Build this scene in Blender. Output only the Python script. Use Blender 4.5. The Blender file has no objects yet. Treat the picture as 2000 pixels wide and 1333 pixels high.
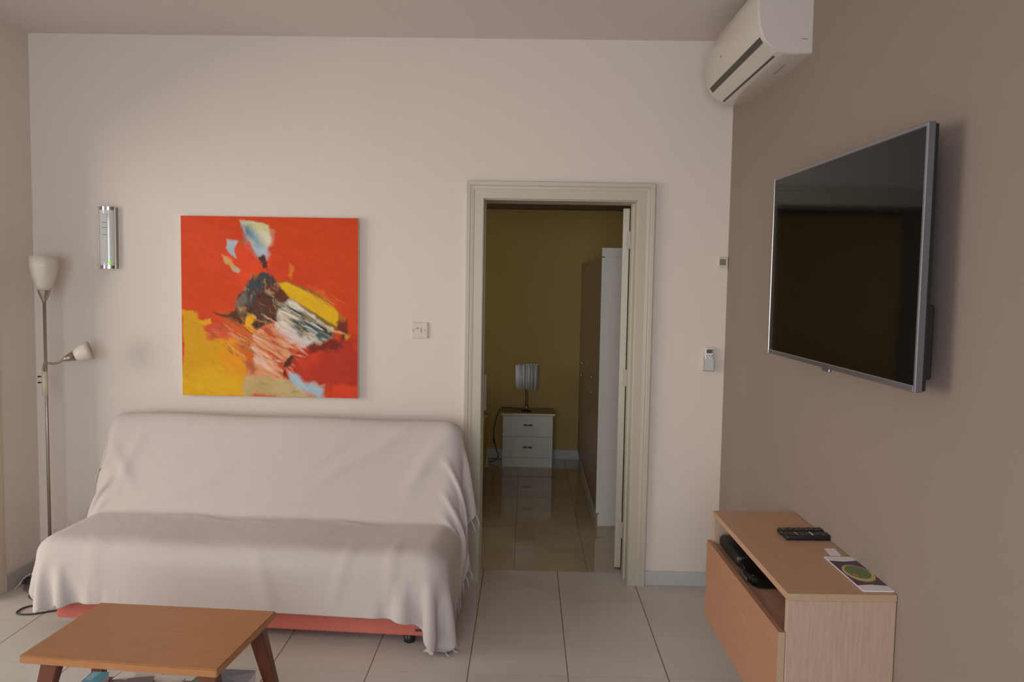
import bpy, bmesh, math, random
import numpy as np
from mathutils import Vector, Matrix
random.seed(7)
PI = math.pi
R = math.radians
scene = bpy.context.scene
COL = scene.collection

# ------------------------------------------------------------------ camera
F_PX, PITCH, YAW, ROLL = 1630.77, R(4.156), R(-0.990), R(0.977)
CAM = Vector((0, -4.272, 1.575))
def camera_axes():
    R1 = np.array([[math.cos(YAW), -math.sin(YAW), 0], [math.sin(YAW), math.cos(YAW), 0], [0, 0, 1]])
    R2 = np.array([[1, 0, 0], [0, math.cos(PITCH), -math.sin(PITCH)], [0, math.sin(PITCH), math.cos(PITCH)]])
    X, F, U = R2 @ R1
    xn = math.cos(ROLL) * X + math.sin(ROLL) * U
    dn = math.sin(ROLL) * X - math.cos(ROLL) * U
    return xn, -dn, -F
ax = camera_axes()
cd = bpy.data.cameras.new('camera')
cam = bpy.data.objects.new('camera', cd)
COL.objects.link(cam)
m = Matrix.Identity(4)
for j in range(3):
    for i in range(3):
        m[i][j] = float(ax[j][i])
m.translation = CAM
cam.matrix_world = m
cd.sensor_width = 36
cd.lens = F_PX * 36 / 2000
cd.clip_start = 0.05
scene.camera = cam

# ------------------------------------------------------------------ light and exposure
w = bpy.data.worlds.new('world')
scene.world = w
w.use_nodes = True
w.node_tree.nodes['Background'].inputs['Color'].default_value = (0.80, 0.88, 1.0, 1)
w.node_tree.nodes['Background'].inputs['Strength'].default_value = 0.6
scene.view_settings.view_transform = 'Standard'
scene.view_settings.look = 'None'
scene.view_settings.gamma = 1
scene.view_settings.use_curve_mapping = False
scene.view_settings.exposure = -0.18

def area(name, loc, target, sx, sy, power, color):
    l = bpy.data.lights.new(name, 'AREA')
    l.shape = 'RECTANGLE'; l.size = sx; l.size_y = sy
    l.energy = power; l.color = color
    o = bpy.data.objects.new(name, l)
    COL.objects.link(o)
    o.location = loc
    d = Vector(target) - Vector(loc)
    o.rotation_euler = d.to_track_quat('-Z', 'Y').to_euler()
    return o
# daylight through the patio door in the left wall, the window behind the camera and the bedroom window
area('daylight_patio', (-5.6, -2.9, 1.7), (0.0, -1.2, 1.2), 3.4, 2.6, 192, (1.0, 0.875, 0.745))
area('daylight_rear', (-0.7, -6.05, 1.5), (-1.3, 0, 0.9), 2.2, 1.5, 104, (0.85, 0.91, 1.0))
area('daylight_bedroom', (-3.0, 1.7, 1.5), (0, 1.9, 0.9), 1.0, 1.1, 11.0, (1.0, 0.95, 0.90))

# ------------------------------------------------------------------ materials
def srgb(r, g, b):
    f = lambda c: (c / 255 / 12.92) if c / 255 <= 0.04045 else ((c / 255 + 0.055) / 1.055) ** 2.4
    return (f(r), f(g), f(b), 1)
def mat(name, col, rough=0.6, metal=0.0, noise=0.0, nscale=30, bump=0.0, bscale=200, spec=None, trans=0.0, emit=None, estr=0.0, sheen=0.0, coat=0.0):
    m = bpy.data.materials.new(name); m.use_nodes = True
    nt = m.node_tree; b = nt.nodes['Principled BSDF']
    b.inputs['Base Color'].default_value = col
    b.inputs['Roughness'].default_value = rough
    b.inputs['Metallic'].default_value = metal
    if spec is not None: b.inputs['Specular IOR Level'].default_value = spec
    if trans: b.inputs['Transmission Weight'].default_value = trans
    if coat: b.inputs['Coat Weight'].default_value = coat
    if sheen: b.inputs['Sheen Weight'].default_value = sheen
    if emit: b.inputs['Emission Color'].default_value = emit; b.inputs['Emission Strength'].default_value = estr
    tc = nt.nodes.new('ShaderNodeTexCoord')
    if noise:
        n = nt.nodes.new('ShaderNodeTexNoise'); n.inputs['Scale'].default_value = nscale; n.inputs['Detail'].default_value = 4
        nt.links.new(tc.outputs['Object'], n.inputs['Vector'])
        mx = nt.nodes.new('ShaderNodeMix'); mx.data_type = 'RGBA'
        mx.inputs[6].default_value = tuple(c * (1 - noise) for c in col[:3]) + (1,)
        mx.inputs[7].default_value = tuple(min(1, c * (1 + noise)) for c in col[:3]) + (1,)
        nt.links.new(n.outputs['Fac'], mx.inputs[0]); nt.links.new(mx.outputs[2], b.inputs['Base Color'])
    if bump:
        n2 = nt.nodes.new('ShaderNodeTexNoise'); n2.inputs['Scale'].default_value = bscale; n2.inputs['Detail'].default_value = 3
        nt.links.new(tc.outputs['Object'], n2.inputs['Vector'])
        bp = nt.nodes.new('ShaderNodeBump'); bp.inputs['Strength'].default_value = bump; bp.inputs['Distance'].default_value = 0.002
        nt.links.new(n2.outputs['Fac'], bp.inputs['Height']); nt.links.new(bp.outputs['Normal'], b.inputs['Normal'])
    return m
def wood(name, c1, c2, stretch=(1, 14, 14), scale=6, rough=0.45, fine=0.5):
    m = bpy.data.materials.new(name); m.use_nodes = True
    nt = m.node_tree; b = nt.nodes['Principled BSDF']; b.inputs['Roughness'].default_value = rough
    tc = nt.nodes.new('ShaderNodeTexCoord'); mp = nt.nodes.new('ShaderNodeMapping')
    mp.inputs['Scale'].default_value = stretch
    n = nt.nodes.new('ShaderNodeTexNoise'); n.inputs['Scale'].default_value = scale; n.inputs['Detail'].default_value = 8; n.inputs['Roughness'].default_value = 0.6
    n.inputs['Distortion'].default_value = 0.3
    cr = nt.nodes.new('ShaderNodeValToRGB'); cr.color_ramp.elements[0].position = 0.3; cr.color_ramp.elements[1].position = 0.7
    cr.color_ramp.elements[0].color = c1; cr.color_ramp.elements[1].color = c2
    nt.links.new(tc.outputs['Object'], mp.inputs['Vector']); nt.links.new(mp.outputs['Vector'], n.inputs['Vector'])
    nt.links.new(n.outputs['Fac'], cr.inputs['Fac']); nt.links.new(cr.outputs['Color'], b.inputs['Base Color'])
    return m
def tiles(name, base, vein, grout, x0, y0, s, gw, rough, vscale=1.2, spec=0.5, rowf=0.3):
    m = bpy.data.materials.new(name); m.use_nodes = True
    nt = m.node_tree; N = nt.nodes.new; L = nt.links.new
    b = nt.nodes['Principled BSDF']; b.inputs['Specular IOR Level'].default_value = spec
    tc = N('ShaderNodeTexCoord'); sp = N('ShaderNodeSeparateXYZ'); L(tc.outputs['Object'], sp.inputs[0])
    def mth(op, a, c=None):
        n = N('ShaderNodeMath'); n.operation = op
        for k, v in enumerate((a, c)):
            if v is None: continue
            if isinstance(v, (int, float)): n.inputs[k].default_value = v
            else: L(v, n.inputs[k])
        return n.outputs[0]
    ds, cells = [], []
    for ch, o in ((sp.outputs[0], x0), (sp.outputs[1], y0)):
        t = mth('DIVIDE', mth('SUBTRACT', ch, o), s)
        fr = mth('FRACT', t); cells.append(mth('FLOOR', t))
        ds.append(mth('MINIMUM', fr, mth('SUBTRACT', 1.0, fr)))
    gx_ = mth('LESS_THAN', ds[0], gw / s / 2); gy_ = mth('MULTIPLY', mth('LESS_THAN', ds[1], gw / s / 3), rowf)
    g = mth('MAXIMUM', gx_, gy_)
    cb = N('ShaderNodeCombineXYZ'); L(cells[0], cb.inputs[0]); L(cells[1], cb.inputs[1])
    wn = N('ShaderNodeTexWhiteNoise'); L(cb.outputs[0], wn.inputs['Vector'])
    va = N('ShaderNodeVectorMath'); va.operation = 'ADD'
    sc = N('ShaderNodeVectorMath'); sc.operation = 'SCALE'; sc.inputs['Scale'].default_value = 20; L(wn.outputs['Color'], sc.inputs[0])
    L(tc.outputs['Object'], va.inputs[0]); L(sc.outputs[0], va.inputs[1])
    nz = N('ShaderNodeTexNoise'); nz.inputs['Scale'].default_value = vscale; nz.inputs['Detail'].default_value = 6; nz.inputs['Distortion'].default_value = 1.2
    L(va.outputs[0], nz.inputs['Vector'])
    cr = N('ShaderNodeValToRGB'); cr.color_ramp.elements[0].position = 0.35; cr.color_ramp.elements[1].position = 0.65
    cr.color_ramp.elements[0].color = vein; cr.color_ramp.elements[1].color = base
    L(nz.outputs['Fac'], cr.inputs['Fac'])
    mx = N('ShaderNodeMix'); mx.data_type = 'RGBA'; mx.inputs[7].default_value = grout
    L(g, mx.inputs[0]); L(cr.outputs['Color'], mx.inputs[6]); L(mx.outputs[2], b.inputs['Base Color'])
    L(mth('ADD', mth('MULTIPLY', g, 0.6), rough), b.inputs['Roughness'])
    bp = N('ShaderNodeBump'); bp.inputs['Strength'].default_value = 0.4; bp.inputs['Distance'].default_value = 0.001; bp.invert = True
    L(g, bp.inputs['Height']); L(bp.outputs['Normal'], b.inputs['Normal'])
    return m
def stripes(name, c1, c2, freq):
    m = bpy.data.materials.new(name); m.use_nodes = True
    nt = m.node_tree; b = nt.nodes['Principled BSDF']; b.inputs['Roughness'].default_value = 0.8
    tc = nt.nodes.new('ShaderNodeTexCoord'); n = nt.nodes.new('ShaderNodeTexNoise'); mp = nt.nodes.new('ShaderNodeMapping')
    mp.inputs['Scale'].default_value = (freq, freq, 0.5); n.inputs['Scale'].default_value = 1; n.inputs['Detail'].default_value = 2
    cr = nt.nodes.new('ShaderNodeValToRGB'); cr.color_ramp.elements[0].position = 0.42; cr.color_ramp.elements[1].position = 0.56
    cr.color_ramp.elements[0].color = c1; cr.color_ramp.elements[1].color = c2
    nt.links.new(tc.outputs['Object'], mp.inputs['Vector']); nt.links.new(mp.outputs['Vector'], n.inputs['Vector'])
    nt.links.new(n.outputs['Fac'], cr.inputs['Fac']); nt.links.new(cr.outputs['Color'], b.inputs['Base Color'])
    return m

M = {}
M['white_wall'] = mat('white_wall', srgb(223, 212, 201), 0.9, noise=0.02, nscale=2, bump=0.15, bscale=120)
M['ceiling'] = mat('ceiling_paint', srgb(222, 212, 207), 0.95, noise=0.01, nscale=3)
M['beige_wall'] = mat('beige_wall', srgb(145, 129, 119), 0.9, noise=0.02, nscale=2, bump=0.15, bscale=120)
M['olive_wall'] = mat('olive_wall', srgb(184, 160, 96), 0.9, noise=0.03, nscale=3, bump=0.1)
M['dark_beam'] = mat('dark_beam', srgb(112, 84, 58), 0.7, noise=0.1, nscale=8)
M['floor'] = tiles('floor_tiles', srgb(204, 198, 190), srgb(196, 189, 180), srgb(120, 98, 76), -0.2097, 0.163, 0.4, 0.0045, 0.28)
M['bed_floor'] = tiles('bedroom_tiles', srgb(188, 172, 148), srgb(172, 156, 132), srgb(110, 95, 75), -0.045, 0.16, 0.4, 0.003, 0.06)
M['skirting'] = mat('skirting_tile', srgb(190, 190, 186), 0.35, noise=0.04, nscale=10)
M['skirting_left'] = mat('skirting_shaded', srgb(176, 174, 168), 0.4, noise=0.05, nscale=10)  # darker copy of the skirting tile: left wall shadow put into the colour
M['door_paint'] = mat('door_paint', srgb(188, 181, 162), 0.4, noise=0.02, nscale=6)
M['throw'] = mat('throw_cotton', srgb(196, 186, 180), 0.95, noise=0.02, nscale=30, bump=0.5, bscale=450, sheen=0.2)
M['sofa_red'] = mat('sofa_red_fabric', srgb(196, 106, 92), 0.9, noise=0.05, nscale=60, bump=0.3, bscale=500)
M['black_plastic'] = mat('black_plastic', srgb(28, 28, 27), 0.4)
M['gloss_black'] = mat('gloss_black', srgb(14, 14, 13), 0.12)
M['screen'] = mat('tv_screen', srgb(10, 10, 9), 0.06, spec=0.22)
M['tv_silver'] = mat('tv_silver', srgb(150, 153, 162), 0.26, metal=0.9)
M['steel'] = mat('brushed_steel', srgb(168, 156, 142), 0.35, metal=0.85)
M['chrome'] = mat('chrome', srgb(215, 215, 212), 0.15, metal=1.0)
M['frosted'] = mat('frosted_glass', srgb(206, 197, 184), 0.5, coat=0.2)
M['ac_white'] = mat('ac_white', srgb(206, 199, 190), 0.25, coat=0.3)
M['ac_dark'] = mat('ac_dark', srgb(74, 72, 64), 0.6)  # shade inside the casing slots put into the colour
M['ac_bottom'] = mat('ac_bottom', srgb(206, 198, 188), 0.4)
M['table_top'] = wood('table_top_wood', srgb(164, 112, 70), srgb(176, 122, 77), (2.0, 16, 16), 4, 0.38)
M['table_leg'] = wood('table_leg_wood', srgb(98, 56, 38), srgb(110, 63, 42), (14, 14, 2), 4, 0.4)
M['oak_top'] = wood('oak_laminate_top', srgb(182, 142, 112), srgb(192, 152, 122), (30, 1.6, 30), 5, 0.45)
M['oak_side'] = wood('oak_laminate_side', srgb(172, 147, 127), srgb(188, 163, 142), (30, 30, 1.6), 5, 0.5)
M['oak_front'] = wood('oak_laminate_front', srgb(164, 120, 92), srgb(176, 130, 100), (30, 1.6, 30), 5, 0.45)
M['oak_edge'] = wood('oak_edge_band', srgb(170, 146, 116), srgb(182, 158, 126), (30, 2, 30), 5, 0.5)
M['wardrobe_door'] = wood('wardrobe_door_wood', srgb(128, 108, 84), srgb(142, 120, 94), (24, 24, 2), 4, 0.35)
M['wardrobe_white'] = mat('wardrobe_white', srgb(222, 215, 203), 0.5, noise=0.02)
M['ns_white'] = mat('nightstand_white', srgb(218, 216, 204), 0.45, noise=0.02)
M['ns_top'] = wood('nightstand_top_wood', srgb(132, 108, 80), srgb(146, 120, 90), (3, 20, 20), 5, 0.25)
M['shade'] = stripes('string_lamp_shade', srgb(172, 176, 176), srgb(240, 242, 240), 90)
M['dark_chrome'] = mat('dark_chrome', srgb(70, 58, 50), 0.3, metal=0.7)
M['plate'] = mat('switch_plate', srgb(206, 194, 180), 0.4)
M['screw'] = mat('switch_screw', srgb(168, 152, 138), 0.5)
M['cream'] = mat('cream_plastic', srgb(208, 200, 172), 0.5)
M['lcd'] = mat('lcd_grey', srgb(128, 128, 116), 0.3)
M['lcd_dark'] = mat('lcd_dark', srgb(92, 94, 92), 0.3)
M['grey_plastic'] = mat('grey_plastic', srgb(196, 198, 194), 0.4)
M['white_plastic'] = mat('white_plastic', srgb(224, 222, 216), 0.4)
M['button'] = mat('button_brown', srgb(150, 128, 112), 0.6)
M['orange_button'] = mat('orange_button', srgb(200, 110, 80), 0.5)
M['white_paper'] = mat('white_paper', srgb(226, 222, 224), 0.7)
M['clear'] = mat('clear_cover', srgb(212, 214, 208), 0.12, coat=0.5)
M['led'] = mat('green_led', srgb(120, 220, 20), 0.5, emit=srgb(130, 230, 20), estr=0.7)
M['yellow_cloth'] = mat('yellow_bedspread', srgb(208, 178, 60), 0.9, noise=0.05)
M['sheet'] = mat('white_sheet', srgb(214, 212, 208), 0.9)
M['cable'] = mat('dark_cable', srgb(58, 54, 50), 0.6)
M['white_cable'] = mat('white_cable', srgb(205, 200, 185), 0.6)
M['canvas_edge'] = mat('canvas_edge', srgb(226, 206, 196), 0.8)
M['tag'] = mat('dark_tag', srgb(66, 52, 50), 0.7)

# ------------------------------------------------------------------ helpers
def obj(name, bm, m, parent=None, smooth=False):
    me = bpy.data.meshes.new(name)
    bmesh.ops.recalc_face_normals(bm, faces=bm.faces)
    bm.to_mesh(me); bm.free()
    if smooth:
        for p in me.polygons: p.use_smooth = True
    for x in (m if isinstance(m, (list, tuple)) else [m]):
        me.materials.append(M[x] if isinstance(x, str) else x)
    o = bpy.data.objects.new(name, me); COL.objects.link(o)
    if parent: o.parent = parent
    return o
def tag(o, label=None, cat=None, group=None, kind=None):
    for k, v in (('label', label), ('category', cat), ('group', group), ('kind', kind)):
        if v: o[k] = v
    return o
def thing(name, label, cat, loc=(0, 0, 0), rz=0, group=None):
    o = bpy.data.objects.new(name, None); COL.objects.link(o)
    o.location = loc; o.rotation_euler = (0, 0, rz)
    o.empty_display_size = 0.05
    return tag(o, label, cat, group)
def BM(): return bmesh.new()
def box(bm, x0, x1, y0, y1, z0, z1, bev=0.0, seg=2, mi=0):
    t = bmesh.new()
    bmesh.ops.create_cube(t, size=1)
    for v in t.verts:
        v.co = Vector(((x0 + x1) / 2 + v.co.x * (x1 - x0), (y0 + y1) / 2 + v.co.y * (y1 - y0), (z0 + z1) / 2 + v.co.z * (z1 - z0)))
    if bev: bmesh.ops.bevel(t, geom=t.edges[:], offset=bev, segments=seg, profile=0.5, affect='EDGES')
    for f in t.faces: f.material_index = mi
    me = bpy.data.meshes.new('t'); t.to_mesh(me); t.free(); bm.from_mesh(me); bpy.data.meshes.remove(me)
    return bm
def bx(*a, **k): return box(BM(), *a, **k)
def tube(bm, pts, r, n=10, cap=True):
    pts = [Vector(p) for p in pts]
    rs = r if isinstance(r, (list, tuple)) else [r] * len(pts)
    rings = []; up = None
    for i, p in enumerate(pts):
        d = (pts[min(i + 1, len(pts) - 1)] - pts[max(i - 1, 0)]).normalized()
        if up is None: up = Vector((0, 0, 1)) if abs(d.z) < 0.9 else Vector((1, 0, 0))
        a = d.cross(up).normalized(); up = a.cross(d).normalized()
        rings.append([bm.verts.new(p + (a * math.cos(2 * PI * k / n) + up * math.sin(2 * PI * k / n)) * rs[i]) for k in range(n)])
    for i in range(len(rings) - 1):
        for k in range(n):
            bm.faces.new((rings[i][k], rings[i][(k + 1) % n], rings[i + 1][(k + 1) % n], rings[i + 1][k]))
    if cap: bm.faces.new(rings[0]); bm.faces.new(rings[-1])
    return bm
def lathe(bm, prof, n=32, M4=None, close=False):
    rings = []
    for r, z in prof:
        rings.append([bm.verts.new(Vector((r * math.cos(2 * PI * k / n), r * math.sin(2 * PI * k / n), z))) for k in range(n)])
    vs = [v for q in rings for v in q]
    for i in range(len(rings) - 1):
        for k in range(n): bm.faces.new((rings[i][k], rings[i][(k + 1) % n], rings[i + 1][(k + 1) % n], rings[i + 1][k]))
    if close: bm.faces.new(rings[0]); bm.faces.new(rings[-1])
    if M4 is not None:
        for v in vs: v.co = M4 @ v.co
    return bm
def smooth_path(pts, n=8):
    P = [Vector(p) for p in pts]; out = []
    for i in range(len(P) - 1):
        p0, p1, p2, p3 = P[max(i - 1, 0)], P[i], P[i + 1], P[min(i + 2, len(P) - 1)]
        for k in range(n):
            t = k / n
            out.append(0.5 * ((2 * p1) + (-p0 + p2) * t + (2 * p0 - 5 * p1 + 4 * p2 - p3) * t * t + (-p0 + 3 * p1 - 3 * p2 + p3) * t ** 3))
    out.append(P[-1]); return out
def prism(bm, poly, axis, a, b, mi=0):
    """poly = list of 2D points; extruded along axis ('x','y','z') from a to b."""
    def mk(p, t):
        return {'x': (t, p[0], p[1]), 'y': (p[0], t, p[1]), 'z': (p[0], p[1], t)}[axis]
    A = [bm.verts.new(mk(p, a)) for p in poly]; B = [bm.verts.new(mk(p, b)) for p in poly]
    fs = [bm.faces.new(A), bm.faces.new(B)]
    for i in range(len(poly)):
        j = (i + 1) % len(poly); fs.append(bm.faces.new((A[i], A[j], B[j], B[i])))
    for f in fs: f.material_index = mi
    return bm
def flat_smooth(o, ang=35):
    for p in o.data.polygons: p.use_smooth = True
    o.data.set_sharp_from_angle(angle=R(ang))
    return o
def struct(name, bm, m, parent=None):
    o = obj(name, bm, m, parent)
    if parent is None: o['kind'] = 'structure'
    return o

# ------------------------------------------------------------------ the room
XL, XR, ZC, YR = -2.545, 1.014, 2.78, -5.7
WT = 0.2                                        # thickness of the wall with the doorway
TH = R(1.4)                                     # the right wall opens slightly towards the camera
DX0, DX1, DZ = -0.227, 0.548, 1.985             # doorway
bm = BM(); prism(bm, [(XL, YR), (XR + 0.14, YR), (XR, 0), (DX1, 0), (DX1, WT - 0.03), (DX0, WT - 0.03), (DX0, 0), (XL, 0)], 'z', -0.1, 0.0)
struct('floor', bm, 'floor')
BX0, BX1, BY = -2.6, 1.12, 3.05
struct('floor_bedroom', bx(BX0, BX1, WT - 0.03, BY, -0.1, 0.0), 'bed_floor')
struct('ceiling', bx(XL - 0.2, XR + 0.4, YR - 0.2, 0.0, ZC, ZC + 0.15), 'ceiling')
struct('ceiling_bedroom', bx(BX0 - 0.2, BX1 + 0.2, WT, BY + 0.2, ZC, ZC + 0.15), 'ceiling')
# back wall: three blocks around the doorway, white on this side; one mesh
def wall_back():
    bm = BM()
    for a, b, z0, z1 in ((XL - 0.2, DX0, -0.1, ZC + 0.1), (DX1, XR + 0.5, -0.1, ZC + 0.1), (DX0, DX1, DZ, ZC + 0.1)):
        box(bm, a, b, 0.0, WT, z0, z1)
        for f in bm.faces:
            if f.calc_center_median().y > WT - 0.001: f.material_index = 1
    return bm
struct('wall_back', wall_back(), ['white_wall', 'olive_wall'])
# left wall with patio door opening (just out of the frame) 
PY0, PY1, PZ = -0.42, -3.3, 2.2
bm = BM()
box(bm, XL - 0.2, XL, PY0, 0.0, -0.1, ZC); box(bm, XL - 0.2, XL, YR, PY1, -0.1, ZC); box(bm, XL - 0.2, XL, PY1, PY0, PZ, ZC)
struct('wall_left', bm, 'white_wall')
bm = BM()
for y0, y1 in ((PY0 - 0.05, PY0 + 0.0), (PY1, PY1 + 0.05), (-1.90, -1.84)): box(bm, XL - 0.12, XL - 0.04, y0, y1, 0, PZ)
box(bm, XL - 0.12, XL - 0.04, PY1, PY0, PZ - 0.05, PZ)
dr = struct('door_2', bm, 'door_paint')
bm = BM(); box(bm, XL, XL + 0.008, -0.42, -0.312, 0, 2.30, 0.002)
struct('trim_1', bm, 'cream')
# right wall, turned by TH; x across the wall, y along it
rw = struct('wall_right', bx(0.0, 0.2, -5.9, 0.02, -0.1, ZC + 0.1), 'beige_wall')
rw.location = (XR, 0, 0); rw.rotation_euler = (0, 0, TH)
struct('floor_terrace', bx(-9.0, XL - 0.2, YR, 0.5, -0.12, -0.02), 'skirting_left')
# rear wall with window behind the camera
bm = BM()
for a, b, z0, z1 in ((XL - 0.2, -1.9, -0.1, ZC), (0.5, XR + 0.4, -0.1, ZC), (-1.9, 0.5, -0.1, 0.75), (-1.9, 0.5, 2.25, ZC)):
    box(bm, a, b, YR - 0.2, YR, z0, z1)
struct('wall_rear', bm, 'white_wall')
bm = BM()
for x in (-1.9, -0.73, 0.44): box(bm, x, x + 0.06, YR - 0.12, YR - 0.06, 0.75, 2.25)
for z in (0.75, 2.19): box(bm, -1.9, 0.5, YR - 0.12, YR - 0.06, z, z + 0.06)
struct('window_1', bm, 'white_plastic')
# bedroom walls
struct('wall_bedroom_back', bx(BX0 - 0.2, BX1 + 0.2, BY, BY + 0.15, -0.1, ZC), 'olive_wall')
struct('wall_bedroom_right', bx(BX1, BX1 + 0.15, WT, BY, -0.1, ZC), 'olive_wall')
bm = BM()
for a, b, z0, z1 in ((WT, 1.1, -0.1, ZC), (2.3, BY, -0.1, ZC), (1.1, 2.3, -0.1, 0.9), (1.1, 2.3, 2.1, ZC)):
    box(bm, BX0 - 0.15, BX0, a, b, z0, z1)
struct('wall_bedroom_left', bm, 'olive_wall')
struct('trim_2', bx(BX0, BX1, 2.93, BY, 2.19, ZC), 'dark_beam')
struct('baseboard_bedroom', bx(BX0, BX1, BY - 0.012, BY, 0, 0.085, 0.002), 'skirting')
# baseboards
struct('baseboard_back', bx(DX1 + 0.088, XR, -0.012, 0, 0, 0.075, 0.003), 'skirting')
struct('baseboard_back_left', bx(XL, DX0 - 0.088, -0.012, 0, 0, 0.075, 0.003), 'skirting')
struct('baseboard_left', bx(XL, XL + 0.012, -0.312, -0.012, 0, 0.085, 0.003), 'skirting_left')
o = struct('baseboard_right', bx(-0.012, 0, -5.6, -0.02, 0, 0.075, 0.003), 'skirting')
o.location = (XR, 0, 0); o.rotation_euler = (0, 0, TH)

# door casing (architrave + lining), swept moulding profile
def architrave():
    prof = [(0.0, 0.0), (0.0, 0.017), (0.003, 0.020), (0.046, 0.020), (0.050, 0.0215), (0.062, 0.023), (0.065, 0.0215), (0.069, 0.024), (0.086, 0.025), (0.088, 0.023), (0.088, 0.0)]
    bm = BM()
    xa, xb, zt = DX0 + 0.0, DX1 - 0.0, DZ
    rings = []
    for (x, z, sx, sz) in ((xa, 0, -1, 0), (xa, zt, -1, 1), (xb, zt, 1, 1), (xb, 0, 1, 0)):
        rings.append([bm.verts.new((x + sx * o_, -d - 0.0005, z + sz * o_)) for o_, d in prof])
    for i in range(3):
        for k in range(len(prof)):
            j = (k + 1) % len(prof)
            bm.faces.new((rings[i][k], rings[i][j], rings[i + 1][j], rings[i + 1][k]))
    bm.faces.new(rings[0]); bm.faces.new(rings[-1])
    return bm
door = thing('door_1', None, None, (0, 0, 0)); door['kind'] = 'structure'
struct('architrave', architrave(), 'door_paint', door)
bm = BM()
box(bm, DX0 - 0.02, DX0 + 0.002, 0.001, WT + 0.01, 0, DZ); box(bm, DX1 - 0.002, DX1 + 0.02, 0.001, WT + 0.01, 0, DZ); box(bm, DX0, DX1, 0.001, WT + 0.01, DZ - 0.004, DZ + 0.01)
box(bm, DX0 + 0.0015, DX0 + 0.006, 0.09, 0.16, 0, DZ - 0.004); box(bm, DX1 - 0.012, DX1 - 0.0015, 0.09, 0.16, 0, DZ - 0.004)
struct('door_lining', bm, 'door_paint', door)
leaf = struct('door_leaf', bx(0, 0.035, 0, 0.74, 0.008, 1.968, 0.002), 'door_paint', door)
leaf.location = (0.505, WT + 0.035, 0); leaf.rotation_euler = (0, 0, -R(9))
for z in (0.22, 1.06, 1.80):
    bm = BM(); tube(bm, [(0, 0, z - 0.045), (0, 0, z + 0.045)], 0.008, 10); box(bm, -0.02, 0.0, -0.003, 0.003, z - 0.045, z + 0.045)
    h = struct('hinge', bm, 'door_paint', door); h.location = (0.545, WT + 0.029, 0)

# ------------------------------------------------------------------ sofa bed under the throw
SO = Vector((-1.227, -0.752, 0)); SA = -R(3.7)
sofa = thing('sofa_bed', 'low sofa bed on a red base, hidden by a pale throw', 'sofa', SO, SA)
obj('base', bx(-0.84, 0.84, 0.0, 0.60, 0.045, 0.185, 0.008), 'sofa_red', sofa)
SEAT = dict(c=(0, 0.24, 0.295), h=(0.905, 0.305, 0.115), r=0.075)      # y -0.065 .. 0.545, z 0.18 .. 0.41
BA = R(20)                                                                # lean of the backrest
BACK = dict(c=(0, 0.500, 0.612), h=(0.885, 0.055, 0.265), r=0.05)
obj('seat', bx(-0.90, 0.90, -0.06, 0.54, 0.187, 0.405, 0.07, 4), 'sofa_red', sofa, True)
b_ = obj('backrest', bx(-0.88, 0.88, -0.05, 0.05, -0.26, 0.26, 0.045, 4), 'sofa_red', sofa, True)
b_.location = BACK['c']; b_.rotation_euler = (-BA, 0, 0)
for x in (-0.74, 0.74):
    for y in (0.05, 0.52):
        bm = lathe(BM(), [(0.0, 0.0), (0.022, 0.0), (0.025, 0.006), (0.024, 0.046), (0.0, 0.046)], 20)
        f_ = obj('foot', bm, 'black_plastic', sofa, True); f_.location = (x, y, 0)
obj('brand_tag', bx(0.775, 0.815, -0.0025, 0.002, 0.068, 0.078), 'tag', sofa)

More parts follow.
